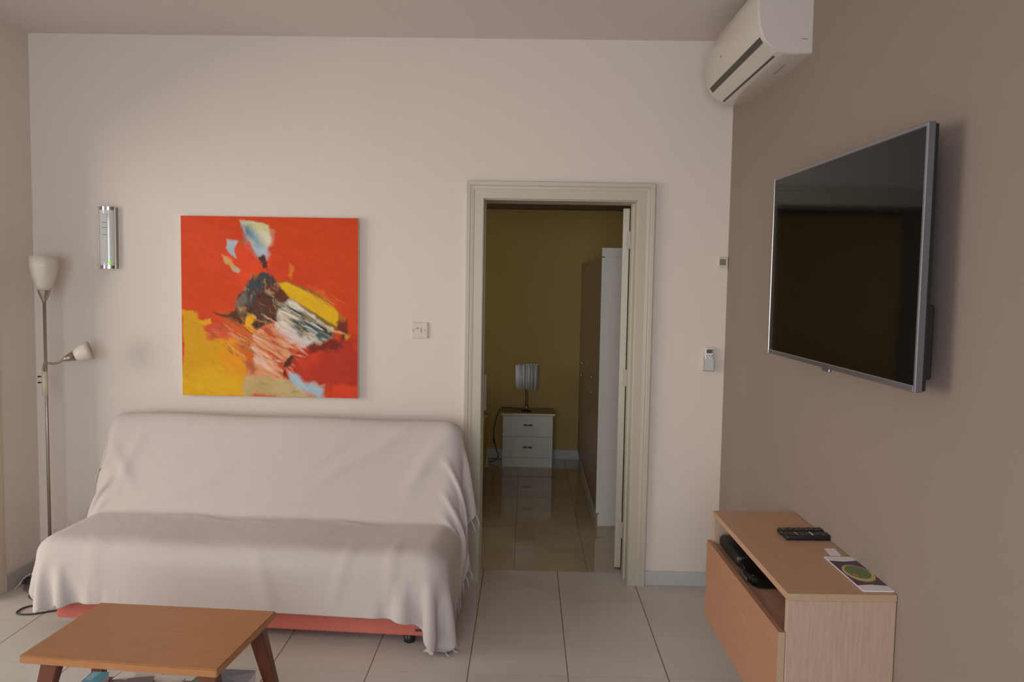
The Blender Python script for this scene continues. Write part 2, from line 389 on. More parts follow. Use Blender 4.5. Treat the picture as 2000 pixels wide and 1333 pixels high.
def cloth_sim():
    """drape a rectangular throw over the sofa body (positions in sofa space)"""
    q = lambda *p: np.array(p, float)
    # starting profile in (y, z), from behind the backrest to the front hem
    dy, dz = math.sin(BA), math.cos(BA)
    top = (BACK['c'][1] + dy * 0.265, BACK['c'][2] + dz * 0.265)
    nf = (-dz, dy)                                 # front normal of the back rest
    T = 0.062
    pf = lambda s, off: (BACK['c'][1] + dy * s + nf[0] * off, BACK['c'][2] + dz * s + nf[1] * off)
    prof = [pf(0.03, -T), pf(0.22, -T), pf(0.262, -T * 0.75), pf(0.276, 0), pf(0.262, T * 0.75), pf(0.22, T), pf(0.0, T), pf(-0.17, T), (0.366, 0.428), (0.345, 0.422), (0.20, 0.422), (0.0, 0.42), (-0.045, 0.41), (-0.072, 0.375), (-0.075, 0.2), (-0.076, 0.172)]
    prof = np.array(prof)
    seg = np.linalg.norm(np.diff(prof, axis=0), axis=1); L = np.concatenate([[0], np.cumsum(seg)])
    nt = int(L[-1] / 0.018) + 1
    t = np.linspace(0, L[-1], nt)
    py = np.interp(t, L, prof[:, 0]); pz = np.interp(t, L, prof[:, 1])
    x0, x1 = -1.07, 1.16
    ns = int((x1 - x0) / 0.02) + 1
    xs = np.linspace(x0, x1, ns)
    P = np.zeros((ns, nt, 3)); P[:, :, 0] = xs[:, None]; P[:, :, 1] = py[None]; P[:, :, 2] = pz[None] + 0.004
    rng = np.random.RandomState(3)
    hs = (x1 - x0) / (ns - 1); ht = L[-1] / (nt - 1)
    P[:, :, 2] += 0.004 * np.sin(xs * 9)[:, None]
    P += rng.normal(0, 0.0008, P.shape)
    V = np.zeros_like(P)
    P0 = P.copy()
    # the throw is tucked in at the crease and grips the cushions: the middle hardly moves
    pin = (np.clip((0.86 - np.abs(xs)) / 0.12, 0, 1)[:, None] * (1.0 - np.clip((t / L[-1] - 0.80) / 0.06, 0, 1))[None] * 0.5)[..., None]
    ca, sa = math.cos(BA), math.sin(BA)
    def push(P):
        def rbox(X, Y, Z, h, r):
            qx, qy, qz = np.abs(X) - (h[0] - r), np.abs(Y) - (h[1] - r), np.abs(Z) - (h[2] - r)
            ox, oy, oz = np.maximum(qx, 0), np.maximum(qy, 0), np.maximum(qz, 0)
            ln = np.sqrt(ox * ox + oy * oy + oz * oz)
            ins = np.maximum(np.maximum(qx, qy), qz)
            d = ln + np.minimum(ins, 0) - r
            out = ln > 1e-9
            n = np.stack([np.where(out, ox / np.maximum(ln, 1e-9), (ins == qx) * 1.0) * np.sign(X),
                          np.where(out, oy / np.maximum(ln, 1e-9), (ins == qy) * 1.0) * np.sign(Y),
                          np.where(out, oz / np.maximum(ln, 1e-9), (ins == qz) * 1.0) * np.sign(Z)], -1)
            return d, n
        th = 0.010
        hit = np.zeros(P.shape[:2], bool)
        for box_, rot in ((SEAT, 0), (BACK, 1), (dict(c=(0, 0.30, 0.11), h=(0.845, 0.305, 0.075), r=0.01), 0)):
            D = P - np.array(box_['c'])
            X, Y, Z = D[..., 0], D[..., 1], D[..., 2]
            if rot: Y, Z = ca * Y - sa * Z, sa * Y + ca * Z
            d, n = rbox(X, Y, Z, box_['h'], box_['r'])
            if rot: n = np.stack([n[..., 0], ca * n[..., 1] + sa * n[..., 2], -sa * n[..., 1] + ca * n[..., 2]], -1)
            pen = np.maximum(th - d, 0)
            P = P + n * pen[..., None]; hit |= d < th + 0.003
        low = P[..., 2] < 0.012
        P[..., 2] = np.maximum(P[..., 2], 0.012); hit |= low
        # wall behind: world Y < -0.018
        wy = SO.y + math.sin(SA) * P[..., 0] + math.cos(SA) * P[..., 1]
        ex = np.maximum(wy + 0.018, 0); P[..., 1] -= ex
        return P, hit
    def con(A, B, rest, k):
        d = B - A; l = np.sqrt((d * d).sum(-1, keepdims=True)); c = d * ((l - rest) / np.maximum(l, 1e-9)) * (0.5 * k)
        return c
    def pas(P, di, dj, rest, k):
        # constraint between (i,j) and (i+di, j+dj), coloured along the dominant direction
        step = max(abs(di), abs(dj))
        n0, n1 = P.shape[:2]
        for ph in range(2):
            if di:
                idx = np.arange(n0 - di); idx = idx[((idx // di) % 2) == ph]
                if dj >= 0: A = P[idx, :n1 - dj]; B = P[idx + di, dj:]; c = con(A, B, rest, k); P[idx, :n1 - dj] += c; P[idx + di, dj:] -= c
                else: A = P[idx, -dj:]; B = P[idx + di, :n1 + dj]; c = con(A, B, rest, k); P[idx, -dj:] += c; P[idx + di, :n1 + dj] -= c
            else:
                idx = np.arange(n1 - dj); idx = idx[((idx // dj) % 2) == ph]
                A = P[:, idx]; B = P[:, idx + dj]; c = con(A, B, rest, k); P[:, idx] += c; P[:, idx + dj] -= c
        return P
    dt = 1 / 60
    dg = math.hypot(hs, ht)
    for it in range(150):
        V[..., 2] -= 9.8 * dt; V *= 0.96
        v = np.linalg.norm(V, axis=-1, keepdims=True); V *= np.minimum(1, 1.5 / np.maximum(v, 1e-9))
        Q = P + V * dt
        for k in range(9):
            Q = pas(Q, 1, 0, hs, 1); Q = pas(Q, 0, 1, ht, 1)
            Q = pas(Q, 1, 1, dg, 0.35); Q = pas(Q, 1, -1, dg, 0.35)
            if k % 3 == 0: Q = pas(Q, 3, 0, 3 * hs, 0.10); Q = pas(Q, 0, 3, 3 * ht, 0.10)
            if k % 2 == 0: Q, hit = push(Q)
        Q, hit = push(Q)
        fr = 0.06
        Q[hit] = Q[hit] * fr + P[hit] * (1 - fr); Q, h2 = push(Q)
        Q = Q * (1 - pin) + P0 * pin
        V = (Q - P) / dt; P = Q
    # soft pulled folds: low ridges across the backrest and seat
    du = np.gradient(P, axis=0); dv = np.gradient(P, axis=1); nr = np.cross(du, dv)
    nr /= np.maximum(np.linalg.norm(nr, axis=-1, keepdims=True), 1e-9)
    nr *= np.sign(nr[ns // 2, nt // 2, 2])
    U_ = xs[:, None] + 0 * t[None]; T_ = t[None] / L[-1] + 0 * xs[:, None]
    for (xa, ta, xb, tb, wdt, amp) in FOLDS:
        ex, ey = xb - xa, (tb - ta) * L[-1]; l = math.hypot(ex, ey)
        px = U_ - xa; py_ = (T_ - ta) * L[-1]
        al = (px * ex + py_ * ey) / l; ac_ = (px * ey - py_ * ex) / l
        ac_ = ac_ + 0.012 * np.sin(al * 11 + xa * 20)
        fade = np.clip(al / (l * 0.35), 0, 1) * np.clip((l - al) / (l * 0.35), 0, 1)
        P = P + nr * (amp * np.exp(-(ac_ / wdt) ** 2) * fade)[..., None]
    return P
# (x, t) -> (x, t) along the throw, width, height; t = 0 behind the backrest, 1 at the front hem
FOLDS = [(0.72, 0.20, 0.10, 0.50, 0.030, 0.010), (0.86, 0.22, 0.62, 0.50, 0.030, 0.012), (-0.86, 0.30, -0.70, 0.50, 0.02, 0.012), (-0.70, 0.26, -0.78, 0.52, 0.02, 0.008),
         (-0.2, 0.40, -0.62, 0.52, 0.02, 0.007), (0.40, 0.25, 0.05, 0.46, 0.04, 0.006), (-0.50, 0.56, -0.10, 0.62, 0.012, 0.006), (-0.60, 0.58, -0.30, 0.57, 0.010, 0.006),
         (-0.15, 0.58, 0.10, 0.64, 0.012, 0.005), (0.20, 0.56, 0.62, 0.60, 0.012, 0.006), (0.50, 0.75, 0.44, 1.0, 0.02, 0.006), (0.1, 0.8, 0.16, 1.02, 0.03, 0.006), (-0.6, 0.8, -0.62, 1.02, 0.03, 0.005), (0.70, 0.72, 0.66, 1.0, 0.02, 0.008)]
P = cloth_sim()
ns, nt = P.shape[:2]
bm = BM()
vs = [[bm.verts.new(P[i, j]) for j in range(nt)] for i in range(ns)]
for i in range(ns - 1):
    for j in range(nt - 1):
        # the front corners of the throw are tucked round
        rad = 13 if i < ns / 2 else 5
        di = rad - min(i, ns - 2 - i); dj = rad - (nt - 2 - j)
        if di > 0 and dj > 0 and di * di + dj * dj > rad * rad: continue
        bm.faces.new((vs[i][j], vs[i + 1][j], vs[i + 1][j + 1], vs[i][j + 1]))
bmesh.ops.delete(bm, geom=[v for v in bm.verts if not v.link_faces], context='VERTS')
throw = obj('sofa_throw', bm, 'throw', None, True)
throw.location = SO; throw.rotation_euler = (0, 0, SA)
tag(throw, 'large pale off-white fringed cotton throw draped over the whole sofa', 'throw')
md = throw.modifiers.new('smooth', 'SMOOTH'); md.iterations = 1; md.factor = 0.5
md = throw.modifiers.new('solid', 'SOLIDIFY'); md.thickness = 0.003; md.offset = 1
md = throw.modifiers.new('sub', 'SUBSURF'); md.levels = 1; md.render_levels = 1
# twisted tassels on both short sides of the throw
for side in (0, ns - 1):
    inner = 3 if side == 0 else ns - 4
    for j in range(1, nt - (14 if side == 0 else 5), 2):
        p = Vector(P[side, j]); q_ = Vector(P[inner, j])
        d = (p - q_).normalized()
        L_ = 0.055 + 0.015 * random.random()
        pts = [p - d * 0.004]
        cur = p.copy(); dd = (d + Vector((random.uniform(-.2, .2), random.uniform(-.2, .2), -0.4))).normalized()
        for k in range(4):
            cur = cur + dd * L_ / 4; cur.z = max(cur.z, 0.006)
            dd = (dd + Vector((random.uniform(-.15, .15), random.uniform(-.15, .15), -0.5))).normalized()
            pts.append(cur.copy())
        wy = [SO.y + math.sin(SA) * a_.x + math.cos(SA) * a_.y for a_ in pts]
        if max(wy) > -0.01:
            for a_, w_ in zip(pts, wy):
                if w_ > -0.01: a_.y -= (w_ + 0.01)
        obj('tassel', tube(BM(), pts, [0.0035, 0.0042, 0.0035, 0.004, 0.002], 6), 'throw', throw, True)

# ------------------------------------------------------------------ painting (colours worked out on a fine mesh)
def make_painting():
    n = 420
    rng = np.random.RandomState(11)
    yy, xx = np.mgrid[0:n, 0:n] / (n - 1.0)           # yy = 0 at the top
    def noise(scale, seed, ang=0.0, stretch=1.0, oct=4):
        r = np.random.RandomState(seed); out = np.zeros((n, n)); amp = 1; tot = 0
        ca, sa = math.cos(ang), math.sin(ang)
        u = (xx * ca + yy * sa) * scale / stretch; v = (-xx * sa + yy * ca) * scale
        for o_ in range(oct):
            g = r.rand(97, 97); U = u * 2 ** o_ + 40; Vv = v * 2 ** o_ + 40
            iu = np.floor(U).astype(int); iv = np.floor(Vv).astype(int); fu = U - iu; fv = Vv - iv
            fu = fu * fu * (3 - 2 * fu); fv = fv * fv * (3 - 2 * fv)
            G = lambda a, b: g[a % 97, b % 97]
            out += amp * ((G(iu, iv) * (1 - fu) + G(iu + 1, iv) * fu) * (1 - fv) + (G(iu, iv + 1) * (1 - fu) + G(iu + 1, iv + 1) * fu) * fv)
            tot += amp; amp *= 0.55
        return out / tot
    C3 = lambda r, g, b: np.array(srgb(r, g, b)[:3])
    img = np.ones((n, n, 3)) * C3(212, 70, 24)
    def blend(mask, col):
        nonlocal img
        col = np.asarray(col)
        img = img * (1 - mask[..., None]) + col * mask[..., None]
    wx = (noise(7, 1) - 0.5); wy = (noise(7, 2) - 0.5); fx = (noise(28, 3) - 0.5); fy = (noise(28, 4) - 0.5)
    def poly(pts, warp=0.03, fine=0.012, soft=0.006, px=(66, 1230, 78, 1258)):
        # points in pixels of the 1333-px zoom of the canvas
        p = [((a - px[0]) / (px[1] - px[0]), (b - px[2]) / (px[3] - px[2])) for a, b in pts]
        X = xx + wx * warp * 2 + fx * fine * 2; Y = yy + wy * warp * 2 + fy * fine * 2
        ins = np.zeros((n, n), bool); dist = np.full((n, n), 9.0)
        for i in range(len(p)):
            (x1, y1), (x2, y2) = p[i], p[(i + 1) % len(p)]
            c = ((y1 > Y) != (y2 > Y)) & (X < (x2 - x1) * (Y - y1) / ((y2 - y1) or 1e-9) + x1)
            ins ^= c
            L2 = (x2 - x1) ** 2 + (y2 - y1) ** 2
            t = np.clip(((X - x1) * (x2 - x1) + (Y - y1) * (y2 - y1)) / max(L2, 1e-9), 0, 1)
            dist = np.minimum(dist, np.hypot(X - x1 - t * (x2 - x1), Y - y1 - t * (y2 - y1)))
        sd = np.where(ins, dist, -dist)
        return np.clip(sd / soft * 0.5 + 0.5, 0, 1)
    # background variation
    blend(np.clip((noise(3, 5) - 0.45) * 2.0, 0, 1) * 0.6, C3(202, 60, 32))
    blend(np.clip((noise(5, 6, 0.6, 3) - 0.5) * 3, 0, 1) * np.clip(1 - xx * 1.6, 0, 1), C3(220, 76, 44))
    blend(poly([(480, 240), (640, 330), (660, 520), (520, 560), (420, 480), (320, 330), (420, 300)], 0.05) * 0.7, C3(232, 78, 36))
    blend(poly([(780, 960), (1230, 850), (1230, 1180), (980, 1180), (820, 1120)], 0.05, 0.02, 0.02) * 0.8, C3(176, 50, 36))
    blend(poly([(840, 1010), (1000, 940), (900, 1100)], 0.05, 0.02, 0.04) * 0.7, C3(218, 70, 30))
    # yellow field lower left
    blend(poly([(60, 705), (140, 712), (200, 760), (200, 830), (300, 880), (420, 900), (500, 1010), (470, 1100), (520, 1262), (60, 1262)], 0.025, 0.012, 0.006), C3(216, 158, 26))
    blend(poly([(300, 850), (440, 860), (510, 1000), (430, 1150), (330, 1050)], 0.06, 0.03, 0.04) * 0.8, C3(236, 148, 30))
    blend(poly([(60, 1120), (300, 1080), (480, 1190), (500, 1262), (60, 1262)], 0.05, 0.02, 0.05) * 0.8, C3(228, 178, 26))
    blend(poly([(180, 750), (250, 740), (240, 780), (190, 790)], 0.03), C3(232, 170, 40))
    blend(poly([(195, 800), (340, 770), (420, 850), (330, 880), (230, 880)], 0.05, 0.03, 0.02), C3(212, 88, 58))
    blend(poly([(330, 690), (560, 780), (560, 1000), (460, 1000), (400, 860)], 0.06, 0.03, 0.03) * 0.9, C3(214, 104, 44))
    blend(poly([(430, 880), (560, 860), (560, 960), (500, 990)], 0.06, 0.03, 0.03) * 0.9, C3(190, 110, 44))
    # pale salmon body
    blend(poly([(560, 780), (720, 800), (840, 920), (800, 1050), (740, 1130), (700, 1262), (480, 1262), (470, 1120), (560, 1000)], 0.05, 0.02, 0.01), C3(224, 156, 112))
    st = noise(26, 8, 0.55, 5)
    blend(poly([(540, 760), (860, 900), (800, 1060), (720, 1150), (540, 1060)], 0.05, 0.02, 0.01) * np.clip((st - 0.52) * 8, 0, 1), C3(228, 186, 160))
    blend(poly([(540, 760), (860, 900), (800, 1060), (720, 1150), (520, 1060)], 0.05, 0.02, 0.01) * np.clip((0.43 - st) * 9, 0, 1), C3(196, 84, 48))
    blend(poly([(470, 1030), (540, 1060), (560, 1110), (500, 1140)], 0.04, 0.02, 0.015), C3(176, 98, 62))
    blend(poly([(480, 1150), (740, 1150), (900, 1200), (1000, 1262), (480, 1262)], 0.05, 0.03, 0.012), C3(196, 174, 122))
    blend(poly([(540, 1170), (660, 1160), (640, 1262), (520, 1262)], 0.05, 0.03, 0.04) * 0.6, C3(176, 152, 84))
    # blue pieces
    blend(poly([(790, 1095), (840, 1110), (880, 1160), (960, 1160), (1030, 1190), (1000, 1262), (930, 1215), (830, 1200), (780, 1150)], 0.03, 0.015, 0.012), C3(166, 192, 206))
    blend(poly([(1070, 1180), (1230, 1180), (1230, 1262), (1050, 1262)], 0.01, 0.01), C3(222, 70, 38))
    blend(poly([(455, 100), (545, 106), (635, 130), (655, 240), (625, 290), (600, 360), (545, 310), (500, 225), (470, 160)], 0.012, 0.008), C3(206, 206, 168))
    blend(poly([(480, 130), (530, 150), (600, 300), (600, 350), (545, 310), (500, 225)], 0.02, 0.02, 0.03), C3(128, 158, 180))
    blend(poly([(470, 125), (510, 140), (520, 220), (480, 190)], 0.02, 0.02, 0.02), C3(90, 118, 134))
    blend(poly([(560, 190), (640, 190), (640, 250), (580, 250)], 0.04, 0.02, 0.03) * 0.9, C3(222, 216, 190))
    blend(poly([(540, 290), (600, 300), (625, 330), (600, 365)], 0.03, 0.02, 0.02), C3(176, 192, 210))
    blend(poly([(520, 140), (620, 140), (625, 180), (560, 170)], 0.02, 0.02, 0.02) * 0.8, C3(214, 206, 130))
    blend(poly([(370, 225), (440, 232), (412, 300), (432, 352), (385, 330), (366, 280)], 0.012, 0.006), C3(170, 188, 198))
    blend(poly([(330, 330), (440, 420), (430, 440), (345, 390)], 0.03, 0.01), C3(214, 160, 100))
    blend(poly([(390, 410), (450, 425), (440, 442), (400, 436)], 0.015, 0.01), C3(184, 180, 150))
    blend(poly([(450, 235), (490, 230), (480, 250), (455, 250)], 0.02, 0.01), C3(160, 110, 50))
    # dark centre
    blend(poly([(600, 330), (640, 420), (600, 400), (570, 350)], 0.02, 0.015), C3(84, 44, 34))
    blend(poly([(530, 450), (640, 430), (720, 520), (780, 600), (700, 760), (540, 790), (420, 760), (270, 700), (400, 700), (420, 600), (520, 520)], 0.05, 0.025, 0.008), C3(88, 56, 40))
    dk = poly([(530, 450), (640, 430), (780, 600), (700, 760), (440, 720), (420, 600)], 0.05, 0.03, 0.02)
    blend(dk * np.clip((noise(22, 9, 1.0, 2) - 0.49) * 10, 0, 1), C3(140, 106, 74))
    blend(dk * np.clip((noise(16, 10, 1.2, 2) - 0.53) * 9, 0, 1), C3(62, 74, 78))
    blend(dk * np.clip((noise(34, 12, 0.8, 2) - 0.57) * 12, 0, 1), C3(182, 150, 112))
    blend(poly([(420, 600), (480, 560), (500, 620), (430, 680)], 0.04, 0.03, 0.02), C3(116, 106, 100))
    blend(poly([(640, 480), (740, 520), (700, 600), (650, 560)], 0.04, 0.03, 0.02) * 0.8, C3(118, 50, 42))
    # raked white and green strokes
    rk = noise(34, 14, 0.48, 9)
    band = poly([(700, 640), (780, 620), (1050, 800), (1040, 860), (900, 920), (850, 900), (690, 780)], 0.03, 0.02, 0.012)
    blend(band, C3(150, 146, 124))
    blend(band * np.clip((rk - 0.50) * 10, 0, 1), C3(222, 216, 200))
    blend(band * np.clip((0.46 - rk) * 12, 0, 1), C3(52, 62, 46))
    blend(poly([(720, 720), (960, 780), (1030, 850), (900, 880), (760, 780)], 0.04, 0.03, 0.02) * np.clip((0.52 - noise(30, 15, 0.45, 7)) * 8, 0, 1), C3(70, 92, 92))
    blend(poly([(690, 780), (790, 800), (900, 900), (880, 930), (800, 900)], 0.03, 0.02, 0.01) * 0.85, C3(222, 202, 196))
    # yellow slab
    blend(poly([(690, 490), (760, 480), (1060, 620), (1120, 740), (1090, 810), (960, 740), (770, 600)], 0.02, 0.01, 0.008), C3(120, 106, 38))
    blend(poly([(700, 500), (760, 492), (1070, 650), (1105, 700), (1095, 790), (960, 710), (780, 605)], 0.01, 0.006, 0.006), C3(226, 178, 24))
    for pts, c in (([(900, 520), (1000, 545), (1090, 650), (1060, 640)], (226, 110, 40)), ([(790, 385), (806, 400), (802, 465), (785, 460)], (232, 148, 34)), ([(1100, 690), (1160, 720), (1140, 760), (1110, 760)], (196, 110, 44))):
        blend(poly(pts, 0.02, 0.02, 0.01) * 0.8, C3(*c))
    for k in range(26):
        x = rng.uniform(700, 930); y = rng.uniform(650, 790) + (x - 700) * 0.32; l = rng.uniform(80, 170) * (1 - (x - 700) / 500)
        blend(poly([(x, y), (x + 6, y - 3), (x + l, y + l * .5), (x + l - 4, y + l * .5 + 4)], 0.008, 0.004, 0.004) * 0.8,
              C3(*[(232, 226, 210), (60, 60, 40), (206, 160, 60), (214, 196, 190)][k % 4]))
    def strokes(k_, xr, yr, ln, ang, wd_, cols, al=0.8, keep=None):
        for k in range(k_):
            x = rng.uniform(*xr); y = rng.uniform(*yr)
            if keep is not None and not keep(x, y): continue
            l = rng.uniform(*ln); a_ = rng.uniform(*ang); w_ = rng.uniform(*wd_)
            cx, cy = math.cos(a_) * l, math.sin(a_) * l; nx, ny = -math.sin(a_) * w_, math.cos(a_) * w_
            blend(poly([(x - nx * .4, y - ny * .4), (x + cx * .5 - nx, y + cy * .5 - ny), (x + cx, y + cy), (x + cx * .5 + nx, y + cy * .5 + ny)], 0.012, 0.012, 0.004) * al, C3(*cols[k % len(cols)]))
    ell = lambda cx, cy, a_, b_: (lambda x, y: ((x - cx) / a_) ** 2 + ((y - cy) / b_) ** 2 < 1)
    strokes(90, (440, 770), (450, 760), (20, 80), (0.4, 2.2), (2, 8), [(74, 44, 36), (122, 60, 46), (60, 70, 74), (158, 120, 84), (92, 48, 40), (104, 98, 92), (176, 140, 96), (50, 36, 30)], 0.75, ell(610, 610, 150, 170))
    strokes(46, (200, 520), (690, 980), (30, 110), (0.3, 1.2), (2, 7), [(150, 92, 44), (206, 116, 56), (112, 84, 48), (222, 150, 60), (168, 70, 44)], 0.65, ell(400, 830, 170, 130))
    strokes(44, (520, 850), (800, 1130), (30, 100), (0.2, 0.9), (2, 7), [(232, 190, 160), (206, 110, 66), (228, 160, 112), (186, 80, 50), (236, 206, 186)], 0.6, ell(680, 960, 150, 180))
    strokes(16, (880, 1080), (500, 640), (50, 140), (0.45, 0.8), (1.5, 4), [(226, 120, 44), (206, 84, 36), (232, 160, 60)], 0.6)
    strokes(14, (500, 960), (1150, 1240), (40, 120), (-0.2, 0.3), (4, 10), [(186, 176, 140), (206, 160, 110), (150, 140, 84), (196, 196, 180)], 0.55)
    blend(poly([(480, 790), (520, 700), (550, 720), (530, 770), (560, 830), (520, 820)], 0.02, 0.015), C3(234, 172, 30))
    blend(poly([(1080, 770), (1170, 740), (1190, 850), (1160, 880), (1100, 830)], 0.05, 0.03, 0.012), C3(120, 50, 36))
    blend(poly([(1020, 800), (1150, 830), (1130, 840), (1020, 815)], 0.02, 0.01), C3(214, 170, 110))
    blend(poly([(1150, 830), (1190, 850), (1160, 880)], 0.02, 0.01), C3(206, 150, 40))
    blend(poly([(880, 920), (1020, 870), (1160, 870), (1100, 930), (920, 960)], 0.04, 0.03, 0.015) * 0.9, C3(112, 40, 30))
    blend(poly([(780, 1000), (820, 980), (800, 1060), (750, 1080), (780, 1150), (740, 1120)], 0.03, 0.02), C3(84, 44, 34))
    for k in range(40):
        x = rng.uniform(340, 760); y = rng.uniform(700, 940); l = rng.uniform(50, 140)
        blend(poly([(x, y), (x + 5, y - 3), (x + l, y + l * .55), (x + l - 3, y + l * .55 + 3)], 0.02, 0.01, 0.005) * 0.6,
              C3(*[(222, 160, 96), (196, 84, 40), (232, 190, 160), (150, 96, 40)][k % 4]))
    hv = 1 + (noise(60, 20, 0.5, 3) - 0.5) * 0.22
    return np.clip(img * hv[..., None], 0, 1), n
img, n = make_painting()
PX0, PX1, PZ0, PZ1 = -1.767, -0.861, 0.956, 1.875
PYF = -0.030
pa = thing('canvas_painting', 'large square abstract canvas in red, orange and yellow hung above the sofa', 'painting', ((PX0 + PX1) / 2, 0, PZ0))
gx = np.linspace(PX0 - pa.location.x + 0.0005, PX1 - pa.location.x - 0.0005, n); gz = np.linspace(PZ1 - PZ0 - 0.0005, 0.0005, n)
me = bpy.data.meshes.new('painted_face')
co = np.zeros((n, n, 3)); co[..., 0] = gx[None]; co[..., 2] = gz[:, None]; co[..., 1] = PYF - 0.0006
ii = np.arange(n * n).reshape(n, n)
fa = np.stack([ii[:-1, :-1], ii[1:, :-1], ii[1:, 1:], ii[:-1, 1:]], -1).reshape(-1, 4)
me.vertices.add(n * n); me.vertices.foreach_set('co', co.ravel())
me.loops.add(fa.size); me.loops.foreach_set('vertex_index', fa.ravel().astype(np.int32))
me.polygons.add(len(fa)); me.polygons.foreach_set('loop_start', (np.arange(len(fa)) * 4).astype(np.int32))
me.update(calc_edges=True)
ca_ = me.color_attributes.new('paint', 'FLOAT_COLOR', 'POINT')
ca_.data.foreach_set('color', np.concatenate([img, np.ones((n, n, 1))], -1).astype(np.float32).ravel())
pm = mat('oil_paint', (1, 1, 1, 1), 0.6, bump=0.2, bscale=90, spec=0.2)
vn = pm.node_tree.nodes.new('ShaderNodeVertexColor'); vn.layer_name = 'paint'
pm.node_tree.links.new(vn.outputs['Color'], pm.node_tree.nodes['Principled BSDF'].inputs['Base Color'])
me.materials.append(pm)
o = bpy.data.objects.new('painted_face', me); COL.objects.link(o); o.parent = pa
wv = (PX1 - PX0) / 2
obj('stretched_canvas', bx(-wv, wv, PYF, -0.002, 0, PZ1 - PZ0, 0.001, 1), 'canvas_edge', pa)

# ------------------------------------------------------------------ emergency light, switch, thermostat, remote holder on the back wall
em = thing('emergency_light', 'upright half-round clear and chrome light fitting with green lamp, left of the painting', 'wall light', (-2.147, 0, 1.600))
def halfcyl(r, d0, z0, z1, k=18):
    pts = [(r, 0.0)] + [(r * math.cos(a), -d0 - r * 0.85 * math.sin(a)) for a in [PI * i / k for i in range(k + 1)]] + [(-r, 0.0)]
    return prism(BM(), pts, 'z', z0, z1)
flat_smooth(obj('cover', halfcyl(0.044, 0.012, 0.016, 0.296), 'clear', em))
flat_smooth(obj('end_cap', halfcyl(0.0455, 0.012, 0.0, 0.016), 'chrome', em))
flat_smooth(obj('end_cap', halfcyl(0.0455, 0.012, 0.296, 0.313), 'chrome', em))
obj('side_rail', bx(-0.046, -0.040, -0.030, -0.001, 0.0, 0.313, 0.002), 'steel', em)
obj('side_rail', bx(0.040, 0.046, -0.030, -0.001, 0.0, 0.313, 0.002), 'steel', em)
obj('reflector', bx(-0.010, 0.012, -0.0515, -0.048, 0.03, 0.28), 'grey_plastic', em)
for z in (0.170, 0.206, 0.232): obj('marking', bx(-0.012, 0.014, -0.0522, -0.0512, z, z + 0.0022), 'lcd_dark', em)
obj('green_lamp', lathe(BM(), [(0, -0.004), (0.006, -0.002), (0.0075, 0), (0.006, 0.003), (0, 0.004)], 14, Matrix.Translation((0.022, -0.046, 0.030)) @ Matrix.Rotation(PI / 2, 4, 'X')), 'led', em)

sw = thing('fused_switch', 'square beige fused wall switch between the painting and the doorway', 'switch', (-0.5485, 0, 1.311))
obj('plate', bx(-0.042, 0.042, -0.009, 0, -0.041, 0.041, 0.003), 'plate', sw)
for x in (-0.033, 0.028): obj('screw', lathe(BM(), [(0, 0), (0.004, 0), (0.004, 0.0015), (0, 0.0015)], 12, Matrix.Translation((x, -0.009, 0)) @ Matrix.Rotation(PI / 2, 4, 'X')), 'screw', sw)
obj('fuse_holder', prism(BM(), [(0.006, -0.012), (0.012, -0.010), (0.011, 0.014), (0.006, 0.014)], 'y', -0.0105, -0.008), 'screw', sw)
obj('rocker', bx(-0.019, -0.005, -0.0105, -0.008, 0.006, 0.014, 0.001), 'screw', sw)

th_ = thing('thermostat', 'small cream room sensor with grey display, on the white wall by the beige corner', 'thermostat', (0.990, 0, 1.682))
obj('case', bx(-0.026, 0.022, -0.016, 0, -0.024, 0.026, 0.003), 'cream', th_)
obj('display', bx(-0.018, 0.008, -0.0175, -0.0155, -0.010, 0.016, 0.0005), 'lcd', th_)
obj('display_rim', bx(-0.020, 0.010, -0.0165, -0.0155, -0.012, 0.018), 'lcd_dark', th_)

ho = thing('remote_holder', 'grey wall cradle holding the white air conditioner remote, right of the doorway', 'holder', (0.930, 0, 1.130))
bm = BM(); box(bm, -0.026, 0.026, -0.030, -0.026, 0.0, 0.062, 0.0015); box(bm, -0.026, 0.026, -0.004, -0.0, 0.0, 0.085, 0.0015)
box(bm, -0.026, -0.0225, -0.030, 0.0, 0.0, 0.062, 0.001); box(bm, 0.0225, 0.026, -0.030, 0.0, 0.0, 0.062, 0.001); box(bm, -0.026, 0.026, -0.030, 0.0, 0.0, 0.004, 0.001)
obj('cradle', bm, 'grey_plastic', ho)
rc = thing('wall_remote', 'white remote control with dark display standing in the wall cradle', 'remote control', (0.932, -0.015, 1.136))
obj('case', bx(-0.020, 0.020, -0.009, 0.009, 0, 0.113, 0.004), 'white_plastic', rc)
obj('display', bx(-0.015, 0.015, -0.0100, -0.0085, 0.086, 0.106, 0.0005), 'lcd_dark', rc)
for x, z, c in ((-0.013, 0.074, 'button'), (0.0, 0.074, 'button'), (0.013, 0.075, 'lcd_dark'), (-0.008, 0.063, 'orange_button'), (0.010, 0.065, 'button')):
    obj('button', bx(x - 0.004, x + 0.004, -0.0105, -0.0085, z - 0.002, z + 0.002, 0.0005), c, rc)

